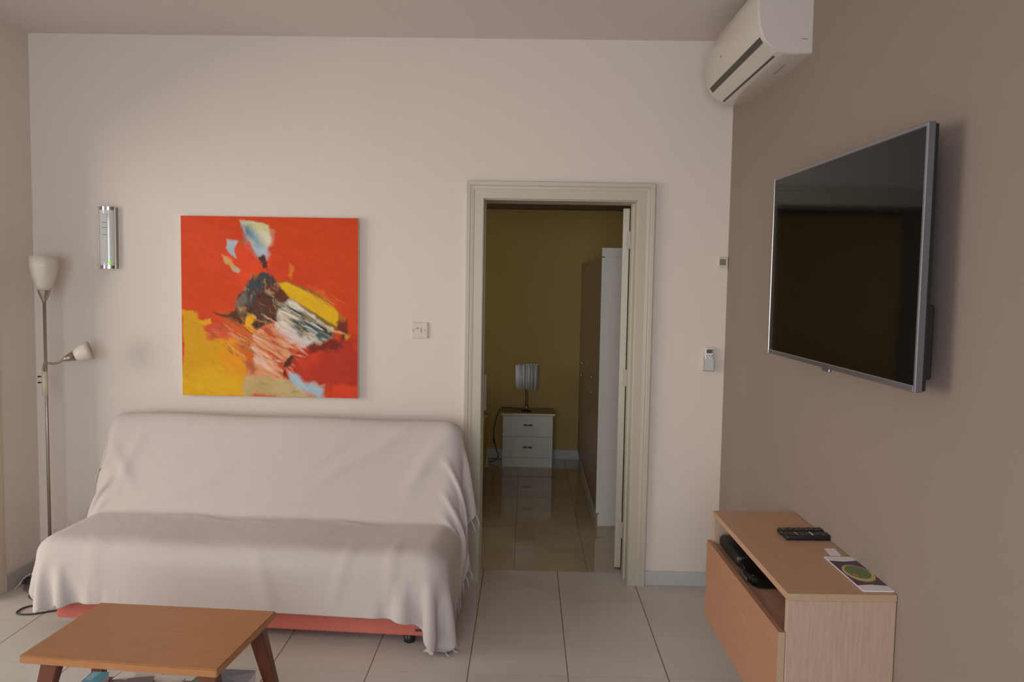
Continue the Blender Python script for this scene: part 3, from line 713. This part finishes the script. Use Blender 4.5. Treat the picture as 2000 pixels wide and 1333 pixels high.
# ------------------------------------------------------------------ floor lamp
LX, LY = -2.377, -0.20
fl = thing('floor_lamp', 'tall steel uplighter floor lamp with frosted cup and side reading arm, in the left corner', 'floor lamp', (LX, LY, 0))
obj('base', lathe(BM(), [(0.0, 0.0), (0.118, 0.0), (0.122, 0.006), (0.118, 0.016), (0.03, 0.024), (0.012, 0.035), (0.0, 0.035)], 40), 'steel', fl, True)
obj('pole', tube(BM(), [(0, 0, 0.02), (0, 0, 1.44)], 0.0078, 16), 'steel', fl, True)
obj('cup_holder', lathe(BM(), [(0.0, 1.425), (0.008, 1.425), (0.0115, 1.435), (0.029, 1.482), (0.029, 1.487), (0.0, 1.487)], 32), 'steel', fl, True)
obj('lamp_shade', lathe(BM(), [(0.0, 1.484), (0.026, 1.484), (0.040, 1.51), (0.054, 1.55), (0.063, 1.60), (0.068, 1.655), (0.065, 1.655), (0.060, 1.60), (0.051, 1.55), (0.037, 1.512), (0.0, 1.49)], 40), 'frosted', fl, True)
sb = obj('switch_box', tube(BM(), [(-0.006, -0.002, 0.965), (-0.006, -0.002, 1.085)], 0.0135, 18), 'cream', fl, True)
for z in (1.03, 1.06): obj('switch_knob', tube(BM(), [(-0.018, 0, z), (-0.026, 0, z), (-0.040, 0, z - 0.001)], [0.003, 0.003, 0.0045], 10), 'dark_chrome', sb, True)
bm = BM(); tube(bm, smooth_path([(-0.008, -0.004, 1.075), (-0.010, -0.006, 1.10), (-0.002, -0.008, 1.125), (0.02, -0.012, 1.128), (0.05, -0.020, 1.127), (0.085, -0.03, 1.135), (0.115, -0.04, 1.153)]), 0.0052, 10)
obj('reading_arm', bm, 'steel', fl, True)
hd = Vector((0.90, 0.38, 0.36)).normalized()
Mh = Matrix.Translation((0.110, -0.038, 1.150)) @ hd.to_track_quat('Z', 'Y').to_matrix().to_4x4()
obj('reading_cup', lathe(BM(), [(0, 0), (0.009, 0), (0.012, 0.006), (0.026, 0.052), (0.0, 0.052)], 28, Mh), 'steel', fl, True)
obj('reading_shade', lathe(BM(), [(0.0, 0.050), (0.024, 0.050), (0.037, 0.075), (0.045, 0.105), (0.048, 0.130), (0.045, 0.130), (0.041, 0.105), (0.030, 0.075), (0, 0.056)], 32, Mh), 'frosted', fl, True)

# ------------------------------------------------------------------ coffee table and its magazines
# corners of the top seen in the photo, at height 0.42
TA = -R(3.3)
ct = thing('coffee_table', 'small rectangular orange-brown wooden coffee table with splayed dark legs', 'coffee table', (-1.182, -1.671, 0), TA)
bm = prism(BM(), [(-0.321, -0.203), (0.306, -0.228), (0.322, 0.215), (-0.312, 0.218)], 'z', 0.395, 0.42)
bmesh.ops.bevel(bm, geom=bm.edges[:], offset=0.003, segments=2, affect='EDGES')
obj('tabletop', bm, 'table_top', ct)
def tleg(x, y, sx, sy):
    bm = BM()
    for z, cx, cy, h in ((0.0, x + sx * 0.085, y + sy * 0.05, 0.016), (0.398, x, y, 0.028)):
        for a, b in ((-1, -1), (1, -1), (1, 1), (-1, 1)): bm.verts.new((cx + a * h, cy + b * h * 0.75, z))
    bm.verts.ensure_lookup_table(); v = bm.verts
    for i in range(4): bm.faces.new((v[i], v[(i + 1) % 4], v[4 + (i + 1) % 4], v[4 + i]))
    bm.faces.new(v[:4]); bm.faces.new(v[4:])
    bmesh.ops.bevel(bm, geom=bm.edges[:], offset=0.003, segments=2, affect='EDGES')
    return bm
for x, y, sx, sy in ((-0.235, -0.165, -1, -1), (0.262, -0.185, 1, -1), (0.275, 0.145, 1, 1), (-0.255, 0.155, -1, 1)):
    obj('leg', tleg(x, y, sx, sy), 'table_leg', ct)
for y in (-0.17, 0.15): obj('cross_rail', bx(-0.25, 0.27, y - 0.009, y + 0.009, 0.345, 0.394, 0.002), 'table_leg', ct) if y > 0 else None
obj('lower_shelf', bx(-0.285, 0.31, -0.165, 0.165, 0.165, 0.180, 0.003), 'table_leg', ct)
def printed(name, c0, patches):
    m = mat(name, c0, 0.35)
    nt = m.node_tree; b = nt.nodes['Principled BSDF']
    tc = nt.nodes.new('ShaderNodeTexCoord'); v = nt.nodes.new('ShaderNodeTexVoronoi'); v.inputs['Scale'].default_value = 14
    nt.links.new(tc.outputs['Object'], v.inputs['Vector'])
    cr = nt.nodes.new('ShaderNodeValToRGB'); cr.color_ramp.interpolation = 'CONSTANT'
    sx = nt.nodes.new('ShaderNodeSeparateColor'); nt.links.new(v.outputs['Color'], sx.inputs[0]); nt.links.new(sx.outputs[0], cr.inputs['Fac'])
    e = cr.color_ramp.elements; e[0].color = c0; e[0].position = 0; e[1].position = 0.5; e[1].color = patches[0]
    for i, p in enumerate(patches[1:]):
        q = e.new(0.65 + 0.15 * i); q.color = p
    nt.links.new(cr.outputs['Color'], b.inputs['Base Color'])
    return m
TW = ct.matrix_basis.copy()
TW = Matrix.Translation(ct.location) @ Matrix.Rotation(TA, 4, 'Z')
mags = [(-0.252, 0.0, 0.181, 3, (0.06, 0.25, 0.034), srgb(96, 160, 184), [srgb(120, 176, 196), srgb(140, 190, 204)], 'pale turquoise magazine on the table shelf at the far left'),
        (-0.085, 0.00, 0.181, -3, (0.24, 0.27, 0.030), srgb(222, 214, 202), [srgb(230, 224, 214), srgb(196, 190, 180)], 'cream white magazine lying second from the left on the table shelf'),
        (-0.09, -0.02, 0.2115, 18, (0.14, 0.20, 0.014), srgb(104, 88, 92), [srgb(76, 70, 82), srgb(160, 150, 150)], 'small dark violet-grey booklet on top of the cream magazine'),
        (0.095, 0.02, 0.181, -5, (0.07, 0.24, 0.026), srgb(120, 146, 120), [srgb(200, 206, 196), srgb(90, 120, 96)], 'grey-green leaflet slanting on the table shelf'),
        (0.225, 0.020, 0.181, 2, (0.14, 0.18, 0.075), srgb(120, 140, 160), [srgb(150, 166, 180), srgb(110, 126, 150)], 'thick slate blue book at the right end of the table shelf')]
for (x, y, z, a, (sx, sy, sz), c, pt_, lab) in mags:
    p = TW @ Vector((x, y, z))
    t = thing('book' if sz > 0.05 else 'magazine', lab, 'book' if sz > 0.05 else 'magazine', p, TA + R(a))
    pm_ = printed('print', c, pt_)
    obj('pages', bx(-sx / 2 + 0.002, sx / 2 - 0.003, -sy / 2 + 0.003, sy / 2 - 0.003, 0.001, sz - 0.0012), 'white_paper', t)
    bm = BM(); box(bm, -sx / 2, sx / 2, -sy / 2, sy / 2, sz - 0.0012, sz); box(bm, -sx / 2, sx / 2, -sy / 2, sy / 2, 0, 0.001); box(bm, -sx / 2, -sx / 2 + 0.002, -sy / 2, sy / 2, 0, sz)
    obj('cover', bm, pm_, t)

# ------------------------------------------------------------------ right wall frame: x = distance into the room, y = distance from the corner
RW = Matrix.Translation((XR, 0, 0)) @ Matrix.Rotation(TH, 4, 'Z')
def wp(along, off, z): return RW @ Vector((-off, -along, z))
# TV cabinet (hung on the wall)
CL, CA0, CA1, CD, CT, CB = 0, 1.10, 1.952, 0.312, 0.706, 0.285
cab = thing('tv_cabinet', 'light oak wall-hung cabinet with an open slot over one wide drawer, below the television', 'cabinet', wp((CA0 + CA1) / 2, CD / 2, CB), TH)
hw, hd_ = (CA1 - CA0) / 2, CD / 2        # local: x = away from wall is negative, y = along the wall
def cb(x0, x1, y0, y1, z0, z1, bev=0.0012): return bx(x0, x1, y0, y1, z0 - CB, z1 - CB, bev, 1)
obj('top_panel', cb(-hd_, hd_ - 0.002, -hw, hw, CT - 0.020, CT), ['oak_top'], cab)
obj('top_edge_band', cb(-hd_ - 0.0006, hd_ - 0.002, -hw - 0.0010, -hw + 0.001, CT - 0.0200, CT - 0.0005, 0), 'oak_edge', cab)
obj('side_panel', cb(-hd_ + 0.001, hd_ - 0.002, -hw, -hw + 0.018, CB, CT - 0.0205), 'oak_side', cab)
obj('side_panel', cb(-hd_ + 0.001, hd_ - 0.002, hw - 0.018, hw, CB, CT - 0.0205), 'oak_side', cab)
obj('shelf_panel', cb(-hd_ + 0.003, hd_ - 0.004, -hw + 0.0185, hw - 0.0185, 0.566, 0.582), 'oak_top', cab)
obj('bottom_panel', cb(-hd_ + 0.003, hd_ - 0.004, -hw + 0.0185, hw - 0.0185, CB, CB + 0.016), 'oak_top', cab)
obj('back_panel', cb(hd_ - 0.008, hd_ - 0.002, -hw + 0.0185, hw - 0.0185, CB + 0.0165, CT - 0.0205), 'oak_side', cab)
df = obj('drawer_front', cb(-hd_ - 0.020, -hd_ - 0.001, -hw + 0.003, hw + 0.0, 0.292, 0.592), 'oak_front', cab)
obj('drawer_edge_band', cb(-hd_ - 0.0202, -hd_ - 0.0008, -hw + 0.0022, -hw + 0.0032, 0.2925, 0.5915, 0), 'oak_edge', df)
obj('drawer_side', cb(-hd_ + 0.001, hd_ - 0.02, hw - 0.034, hw - 0.022, 0.32, 0.54), 'oak_side', cab)
# boxes in the open slot
def wthing(name, label, cat, along, off, z, rz=0, group=None): return thing(name, label, cat, wp(along, off, z), TH + rz, group)
b1 = wthing('media_box', 'black rounded set-top box at the far end of the cabinet slot', 'set-top box', 1.275, 0.205, 0.5825)
obj('case', bx(-0.095, 0.095, -0.125, 0.125, 0.004, 0.048, 0.016, 4), 'black_plastic', b1, True)
for x in (-0.06, 0.06):
    for y in (-0.09, 0.09): obj('foot', bx(x - 0.008, x + 0.008, y - 0.008, y + 0.008, 0, 0.006), 'black_plastic', b1)
b2 = wthing('recorder_box', 'glossy black box with rounded front, nearest in the cabinet slot', 'recorder', 1.497, 0.180, 0.5825)
pts = [(-0.105, -0.10), (0.105, -0.10), (0.105, 0.10), (-0.085, 0.10), (-0.118, 0.07), (-0.125, 0.0), (-0.118, -0.07)]
bm = prism(BM(), pts, 'z', 0.004, 0.040); bmesh.ops.bevel(bm, geom=bm.edges[:], offset=0.004, segments=2, affect='EDGES')
obj('case', bm, 'gloss_black', b2)
obj('front_trim', bx(-0.128, -0.122, -0.045, 0.045, 0.010, 0.020, 0.001), 'tv_silver', b2)
for x in (-0.07, 0.07):
    for y in (-0.08, 0.08): obj('foot', bx(x - 0.008, x + 0.008, y - 0.008, y + 0.008, 0, 0.006), 'black_plastic', b2)
# remotes on the cabinet
def hand_remote(t, ln, wd, ht, accents):
    bm = bx(-ln / 2, ln / 2, -wd / 2, wd / 2, 0.0, ht, 0.006, 3)
    obj('case', bm, 'black_plastic', t, True)
    for i in range(6):
        for j in range(3):
            x = -ln / 2 + 0.04 + i * 0.018; y = (j - 1) * wd * 0.27
            obj('button', bx(x - 0.004, x + 0.004, y - 0.003, y + 0.003, ht - 0.0004, ht + 0.0012, 0.0005, 1), 'lcd_dark' if (i + j) % 2 else 'gloss_black', t)
    for x, w_, m_ in accents:
        obj('button', bx(x - w_, x + w_, -wd * 0.36, wd * 0.36, ht - 0.0003, ht + 0.0016, 0.0006, 1), m_, t)
r1 = wthing('remote_control', 'black remote control lying farther back, pushed against its twin on the cabinet', 'remote control', 1.385, 0.072, CT + 0.0005, R(3))
hand_remote(r1, 0.165, 0.042, 0.018, [(-0.068, 0.003, 'lcd_dark')])
r2 = wthing('remote_control', 'black remote control with orange and white buttons, nearer of the two on the cabinet', 'remote control', 1.440, 0.060, CT + 0.0005, R(1))
hand_remote(r2, 0.185, 0.048, 0.018, [(-0.052, 0.0025, 'orange_button'), (0.0, 0.0018, 'white_plastic')])
cdp = wthing('paper_card', 'small blank white card between the remotes and the brochure', 'card', 1.583, 0.040, CT + 0.0005, R(-6))
obj('sheet', bx(-0.017, 0.017, -0.036, 0.036, 0, 0.0012), 'white_paper', cdp)
# brochure with a picture of a green dish
br = wthing('brochure', 'white brochure with a round green dish on dark purple, at the cabinet end', 'brochure', 1.783, 0.045, CT + 0.0005)
obj('sheet', bx(-0.043, 0.049, -0.148, 0.148, 0, 0.003), 'white_paper', br)
P_ = {'purple': mat('ink_purple', srgb(72, 52, 84), 0.4, noise=0.15, nscale=30), 'green': mat('ink_green', srgb(96, 118, 74), 0.4, noise=0.45, nscale=90),
      'plate': mat('ink_plate', srgb(196, 176, 120), 0.4), 'rust': mat('ink_brown', srgb(100, 62, 50), 0.4), 'orange': mat('ink_orange', srgb(170, 120, 74), 0.4)}
bm = BM()
pp = [(-0.043, -0.105), (0.0, -0.098), (0.049, -0.108), (0.049, 0.112), (0.0, 0.100), (-0.043, 0.108)]
prism(bm, pp, 'z', 0.0030, 0.0034)
pic = obj('picture', bm, P_['purple'], br)
def disc(cx, cy, r, ry, z0, z1, k=40): return prism(BM(), [(cx + r * math.cos(2 * PI * i / k), cy + ry * math.sin(2 * PI * i / k)) for i in range(k)], 'z', z0, z1)
obj('plate_shadow', disc(0.003, -0.018, 0.042, 0.074, 0.0034, 0.0037), P_['rust'], pic)
obj('plate', disc(0.003, -0.004, 0.042, 0.072, 0.0037, 0.0041), P_['plate'], pic)
obj('food', disc(0.004, 0.004, 0.034, 0.056, 0.0041, 0.0045), P_['green'], pic)
obj('garnish', disc(-0.012, -0.022, 0.008, 0.016, 0.0045, 0.0047), P_['orange'], pic)

# ------------------------------------------------------------------ television
TV0, TV1, TZ0, TZ1 = 1.029, 2.178, 1.311, 1.981
tv = thing('television', 'large wall-mounted flat television with a thin silver frame and dark glossy screen', 'television', wp((TV0 + TV1) / 2, 0.10, TZ0), TH + R(0.6))
hw = (TV1 - TV0) / 2; H = TZ1 - TZ0
bm = BM()       # frame: local -x faces the room
fw = 0.011
box(bm, 0.0, 0.020, -hw, -hw + fw, 0, H, 0.002, 1); box(bm, 0.0, 0.020, hw - fw, hw, 0, H, 0.002, 1)
box(bm, 0.0, 0.020, -hw + fw, hw - fw, 0, fw + 0.006, 0.002, 1); box(bm, 0.0, 0.020, -hw + fw, hw - fw, H - fw, H, 0.002, 1)
obj('frame', bm, 'tv_silver', tv)
obj('screen', bx(0.002, 0.010, -hw + fw - 0.001, hw - fw + 0.001, fw + 0.005, H - fw + 0.001), 'screen', tv)
obj('back_cover', bx(0.0105, 0.030, -hw + 0.003, hw - 0.003, 0.003, H - 0.003, 0.004), 'black_plastic', tv)
obj('rear_housing', bx(0.030, 0.052, -hw + 0.02, hw - 0.05, 0.03, 0.22, 0.006), 'black_plastic', tv)
obj('wall_bracket', bx(0.030, 0.0995, -0.22, 0.22, 0.25, 0.50, 0.004), 'black_plastic', tv)
obj('logo_bump', bx(0.0, 0.010, -0.030, 0.030, -0.009, 0.002, 0.002), 'tv_silver', tv)

# ------------------------------------------------------------------ air conditioner
AL0, AL1 = 0.245, 1.084
ac = thing('air_conditioner', 'white split air conditioner mounted high on the beige wall near the ceiling', 'air conditioner', wp((AL0 + AL1) / 2, 0, 2.426), TH)
ac.rotation_euler = (-R(1.1), 0, TH)
ha = (AL1 - AL0) / 2
bp_ = [(0.0, 0.0), (0.075, -0.003), (0.118, 0.004), (0.152, 0.022), (0.182, 0.052), (0.198, 0.095), (0.205, 0.15), (0.203, 0.21), (0.190, 0.252), (0.165, 0.268), (0.0, 0.270)]
def bez(P_, n=5):
    q = smooth_path([(a, b, 0) for a, b in P_], n); return [(-v.x, v.y) for v in q]
prof = bez(bp_, 4)
bm = BM()
ys = [(-ha, 0.975), (-ha + 0.004, 0.99), (-ha + 0.012, 1.0), (ha - 0.012, 1.0), (ha - 0.004, 0.99), (ha, 0.975)]
rings = []
for y, s in ys:
    rings.append([bm.verts.new((x * s, y, 0.135 + (z - 0.135) * s)) for x, z in prof])
for i in range(len(rings) - 1):
    for k in range(len(prof)):
        j = (k + 1) % len(prof); bm.faces.new((rings[i][k], rings[i][j], rings[i + 1][j], rings[i + 1][k]))
bm.faces.new(rings[0]); bm.faces.new(rings[-1])
flat_smooth(obj('casing', bm, 'ac_white', ac), 40)
def strip(p0, p1, y0, y1, th, m_, name, lift=0.0):
    a = Vector((-p0[0], 0, p0[1])); b = Vector((-p1[0], 0, p1[1])); d = (b - a).normalized(); nrm = Vector((d.z, 0, -d.x))
    if nrm.z > 0 and nrm.x > 0: nrm = -nrm
    if nrm.z > 0.2: nrm = -nrm
    bm = BM(); c = [a + nrm * lift, b + nrm * lift, b + nrm * (lift + th), a + nrm * (lift + th)]
    A = [bm.verts.new((v.x, y0, v.z)) for v in c]; B = [bm.verts.new((v.x, y1, v.z)) for v in c]
    bm.faces.new(A); bm.faces.new(B)
    for i in range(4): j = (i + 1) % 4; bm.faces.new((A[i], A[j], B[j], B[i]))
    return obj(name, bm, m_, ac)
strip((0.1885, 0.064), (0.175, 0.044), -ha + 0.025, ha - 0.05, 0.002, 'ac_dark', 'air_outlet_shade', 0.0005)  # flat dark strip stands for shade in the outlet, no recess cut
strip((0.1745, 0.0435), (0.128, 0.009), -ha + 0.025, ha - 0.04, 0.004, 'ac_white', 'flap', 0.001)
strip((0.126, 0.0065), (0.119, 0.004), -ha + 0.06, ha - 0.045, 0.001, 'ac_dark', 'lower_gap', 0.0005)
strip((0.055, -0.002), (0.038, -0.001), -ha + 0.14, -ha + 0.28, 0.0006, 'lcd', 'rating_label', 0.0003)
obj('status_light', bx(-0.2065, -0.2035, ha - 0.30, ha - 0.292, 0.135, 0.139), 'lcd_dark', ac)
obj('side_seam', bx(-0.040, -0.018, -ha - 0.0006, -ha + 0.002, 0.052, 0.054), 'lcd_dark', ac).rotation_euler = (0, 0, 0)

# ------------------------------------------------------------------ cables on the floor, left
bm = tube(BM(), smooth_path([(-2.13, -0.50, 0.005), (-2.18, -0.53, 0.005), (-2.26, -0.575, 0.005), (-2.325, -0.568, 0.005), (-2.33, -0.50, 0.005), (-2.27, -0.455, 0.005), (-2.16, -0.425, 0.006), (-2.22, -0.40, 0.012), (-2.32, -0.405, 0.006), (-2.385, -0.37, 0.005), (-2.40, -0.31, 0.005), (-2.36, -0.27, 0.005), (-2.30, -0.25, 0.005)], 8), 0.0042, 8)
pc = obj('power_cord', bm, 'cable', fl, True); pc.matrix_parent_inverse = Matrix.Translation((-LX, -LY, 0))
ad = thing('power_adapter', 'small black plug adapter on the floor against the left wall', 'adapter', (-2.475, -0.185, 0), R(20))
obj('case', bx(-0.035, 0.045, -0.02, 0.02, 0, 0.034, 0.006, 2), 'black_plastic', ad, True)
obj('plug', bx(-0.05, -0.034, -0.012, 0.012, 0.006, 0.024, 0.003), 'black_plastic', ad)
bm = tube(BM(), smooth_path([(-2.515, -0.275, 0.004), (-2.51, -0.24, 0.02), (-2.505, -0.2, 0.04), (-2.47, -0.13, 0.052), (-2.44, -0.08, 0.05)], 8), 0.003, 8)
pc = obj('cord', bm, 'white_cable', ad, True); pc['label'] = 'thin pale cord'; pc.matrix_parent_inverse = (Matrix.Translation(ad.location) @ Matrix.Rotation(R(20), 4, 'Z')).inverted()

# ------------------------------------------------------------------ bedroom
wd = thing('wardrobe', 'tall wardrobe with brown doors and a white side, standing beyond the doorway', 'wardrobe', (0.468, 1.034, 0))
WD, WL = 0.60, 1.98
bm = BM(); box(bm, 0.020, WD, 0, 0.020, 0.075, 1.735); 
obj('side_panel', bm, 'wardrobe_white', wd)
obj('carcass', bx(0.020, WD, 0.0205, WL, 0.075, 1.735), 'wardrobe_white', wd)
obj('plinth', bx(0.012, WD - 0.01, 0.004, WL, 0, 0.0745), 'wardrobe_white', wd)
obj('cornice', bx(0.0, WD, -0.004, 0.024, 1.7355, 1.79, 0.001), 'wardrobe_white', wd)
obj('door_edge', bx(0.0, 0.0195, -0.001, 0.0035, 0.085, 1.728), 'ns_white', wd)
nd = 4
for i in range(nd):
    y0 = 0.004 + i * (WL - 0.01) / nd; y1 = y0 + (WL - 0.01) / nd - 0.004
    d_ = obj('door', bx(0.0, 0.019, y0, y1, 0.085, 1.728, 0.001), 'wardrobe_door', wd)
    ky = y1 - 0.03 if i % 2 == 0 else y0 + 0.03
    for z in (0.81, 0.915):
        obj('knob', tube(BM(), [(-0.020, ky, z), (-0.0, ky, z)], [0.009, 0.005], 12), 'chrome', d_, True)
ns = thing('nightstand', 'white two-drawer nightstand with black handles and wood top at the olive wall', 'nightstand', (0.0235, 2.7, 0))
obj('carcass', bx(-0.210, 0.212, 0.012, 0.315, 0.0, 0.440), 'ns_white', ns)
obj('top_panel', bx(-0.228, 0.228, -0.006, 0.325, 0.4405, 0.458, 0.001), 'ns_top', ns)
obj('top_edge', bx(-0.2285, 0.2285, -0.0075, -0.0062, 0.441, 0.4575), 'ns_white', ns)
obj('plinth', bx(-0.210, 0.212, 0.004, 0.0118, 0.0, 0.078), 'ns_white', ns)
for z0, z1 in ((0.082, 0.258), (0.262, 0.438)):
    d_ = obj('drawer', bx(-0.210, 0.212, 0.0, 0.0115, z0, z1, 0.001), 'ns_white', ns)
    zc = z0 + 0.088 + (0.01 if z0 > 0.2 else 0)
    obj('handle', bx(-0.036, 0.040, -0.016, 0.001, zc - 0.006, zc + 0.006, 0.002), 'black_plastic', d_)
    obj('handle_clip', bx(-0.001, 0.005, -0.018, 0.001, zc - 0.009, zc + 0.009, 0.001), 'white_plastic', d_)
tl = thing('table_lamp', 'small bedside lamp with a pale pleated square shade, on the nightstand', 'lamp', (0.011, 2.84, 0.4585))
obj('base', lathe(BM(), [(0, 0), (0.042, 0), (0.042, 0.006), (0.012, 0.012), (0.010, 0.03), (0.016, 0.040), (0.010, 0.05), (0, 0.05)], 28), 'dark_chrome', tl, True)
obj('base_detail', lathe(BM(), [(0, 0.008), (0.0085, 0.008), (0.0085, 0.05), (0, 0.05)], 20, Matrix.Translation((0, -0.034, 0))), 'chrome', tl, True)
for x in (-0.007, 0.007): obj('stem', tube(BM(), [(x, 0, 0.045), (x, 0, 0.27)], 0.003, 10), 'dark_chrome', tl, True)
def squircle(z0, z1, a, b, t=0.002):
    bm = BM(); k = 48; R_ = []
    for z, s, r in ((z0, b, 0), (z1, a, 0), (z1, a - t, 0), (z0, b - t, 0)):
        ring = []
        for i in range(k):
            an = 2 * PI * i / k; c, s_ = math.cos(an), math.sin(an)
            q = (abs(c) ** 5 + abs(s_) ** 5) ** (-1 / 5)
            ring.append(bm.verts.new((c * q * s, s_ * q * s * 0.8, z)))
        R_.append(ring)
    for i in range(4):
        A, B = R_[i], R_[(i + 1) % 4]
        for j in range(k): bm.faces.new((A[j], A[(j + 1) % k], B[(j + 1) % k], B[j]))
    return bm
obj('lamp_shade', squircle(0.195, 0.400, 0.100, 0.097), 'shade', tl, True)
bm = tube(BM(), smooth_path([(-0.01, 2.88, 0.462), (-0.10, 2.90, 0.470), (-0.20, 2.92, 0.468), (-0.235, 2.92, 0.42), (-0.262, 2.92, 0.32), (-0.27, 2.92, 0.22), (-0.25, 2.90, 0.12), (-0.225, 2.86, 0.06), (-0.26, 2.82, 0.02), (-0.32, 2.84, 0.006)], 8), 0.004, 8)
cd_ = obj('cord', bm, 'cable', tl, True); cd_.matrix_parent_inverse = Matrix.Translation((-0.011, -2.84, -0.4585))
obj('inline_switch', tube(BM(), [(-0.271, 2.921, 0.20), (-0.262, 2.912, 0.155)], 0.009, 10), 'cable', cd_, True)
bm = tube(BM(), smooth_path([(-0.34, 3.02, 0.012), (-0.22, 3.01, 0.010), (-0.10, 3.03, 0.008)], 6), 0.006, 8)
tag(obj('extension_lead', bm, 'white_cable', None, True), 'white lead on the bedroom floor along the olive wall', 'cord')
bd = thing('bed', 'bed with yellow spread and white headboard, its edge just visible inside the doorway', 'bed', (-1.10, 2.2, 0))
obj('headboard', bx(-0.75, 0.778, 0.40, 0.44, 0.49, 0.79, 0.003), 'wardrobe_white', bd)
bm = BM(); box(bm, -0.70, -0.64, 0.41, 0.44, 0, 0.49); box(bm, 0.60, 0.66, 0.41, 0.44, 0, 0.49)
obj('headboard_posts', bm, 'wardrobe_white', bd)
obj('bed_base', bx(-0.74, 0.70, -1.0, 0.395, 0.05, 0.26, 0.01), 'ns_white', bd)
obj('mattress', bx(-0.74, 0.72, -1.0, 0.395, 0.262, 0.45, 0.04, 3), 'sheet', bd, True)
pts = [(-0.9, 0.10), (-0.6, 0.09), (-0.3, 0.11), (0.0, 0.10), (0.2, 0.13), (0.33, 0.20), (0.36, 0.46), (-0.9, 0.46)]
bm = prism(BM(), pts, 'x', 0.770, 0.793)
obj('bedspread', bm, 'yellow_cloth', bd)
obj('bedspread_top', bx(-0.74, 0.785, -0.95, 0.25, 0.452, 0.468, 0.005), 'yellow_cloth', bd)
bm = prism(BM(), [(0.735, 0.48), (0.755, 0.46), (0.775, 0.30), (0.802, 0.02), (0.735, 0.02)], 'y', 0.365, 0.395)
obj('sheet_corner', bm, 'sheet', bd)
for x, y in ((-0.66, -0.9), (0.66, -0.9), (-0.66, 0.3), (0.66, 0.3)): obj('foot', bx(x - 0.03, x + 0.03, y - 0.03, y + 0.03, 0, 0.05), 'ns_white', bd)
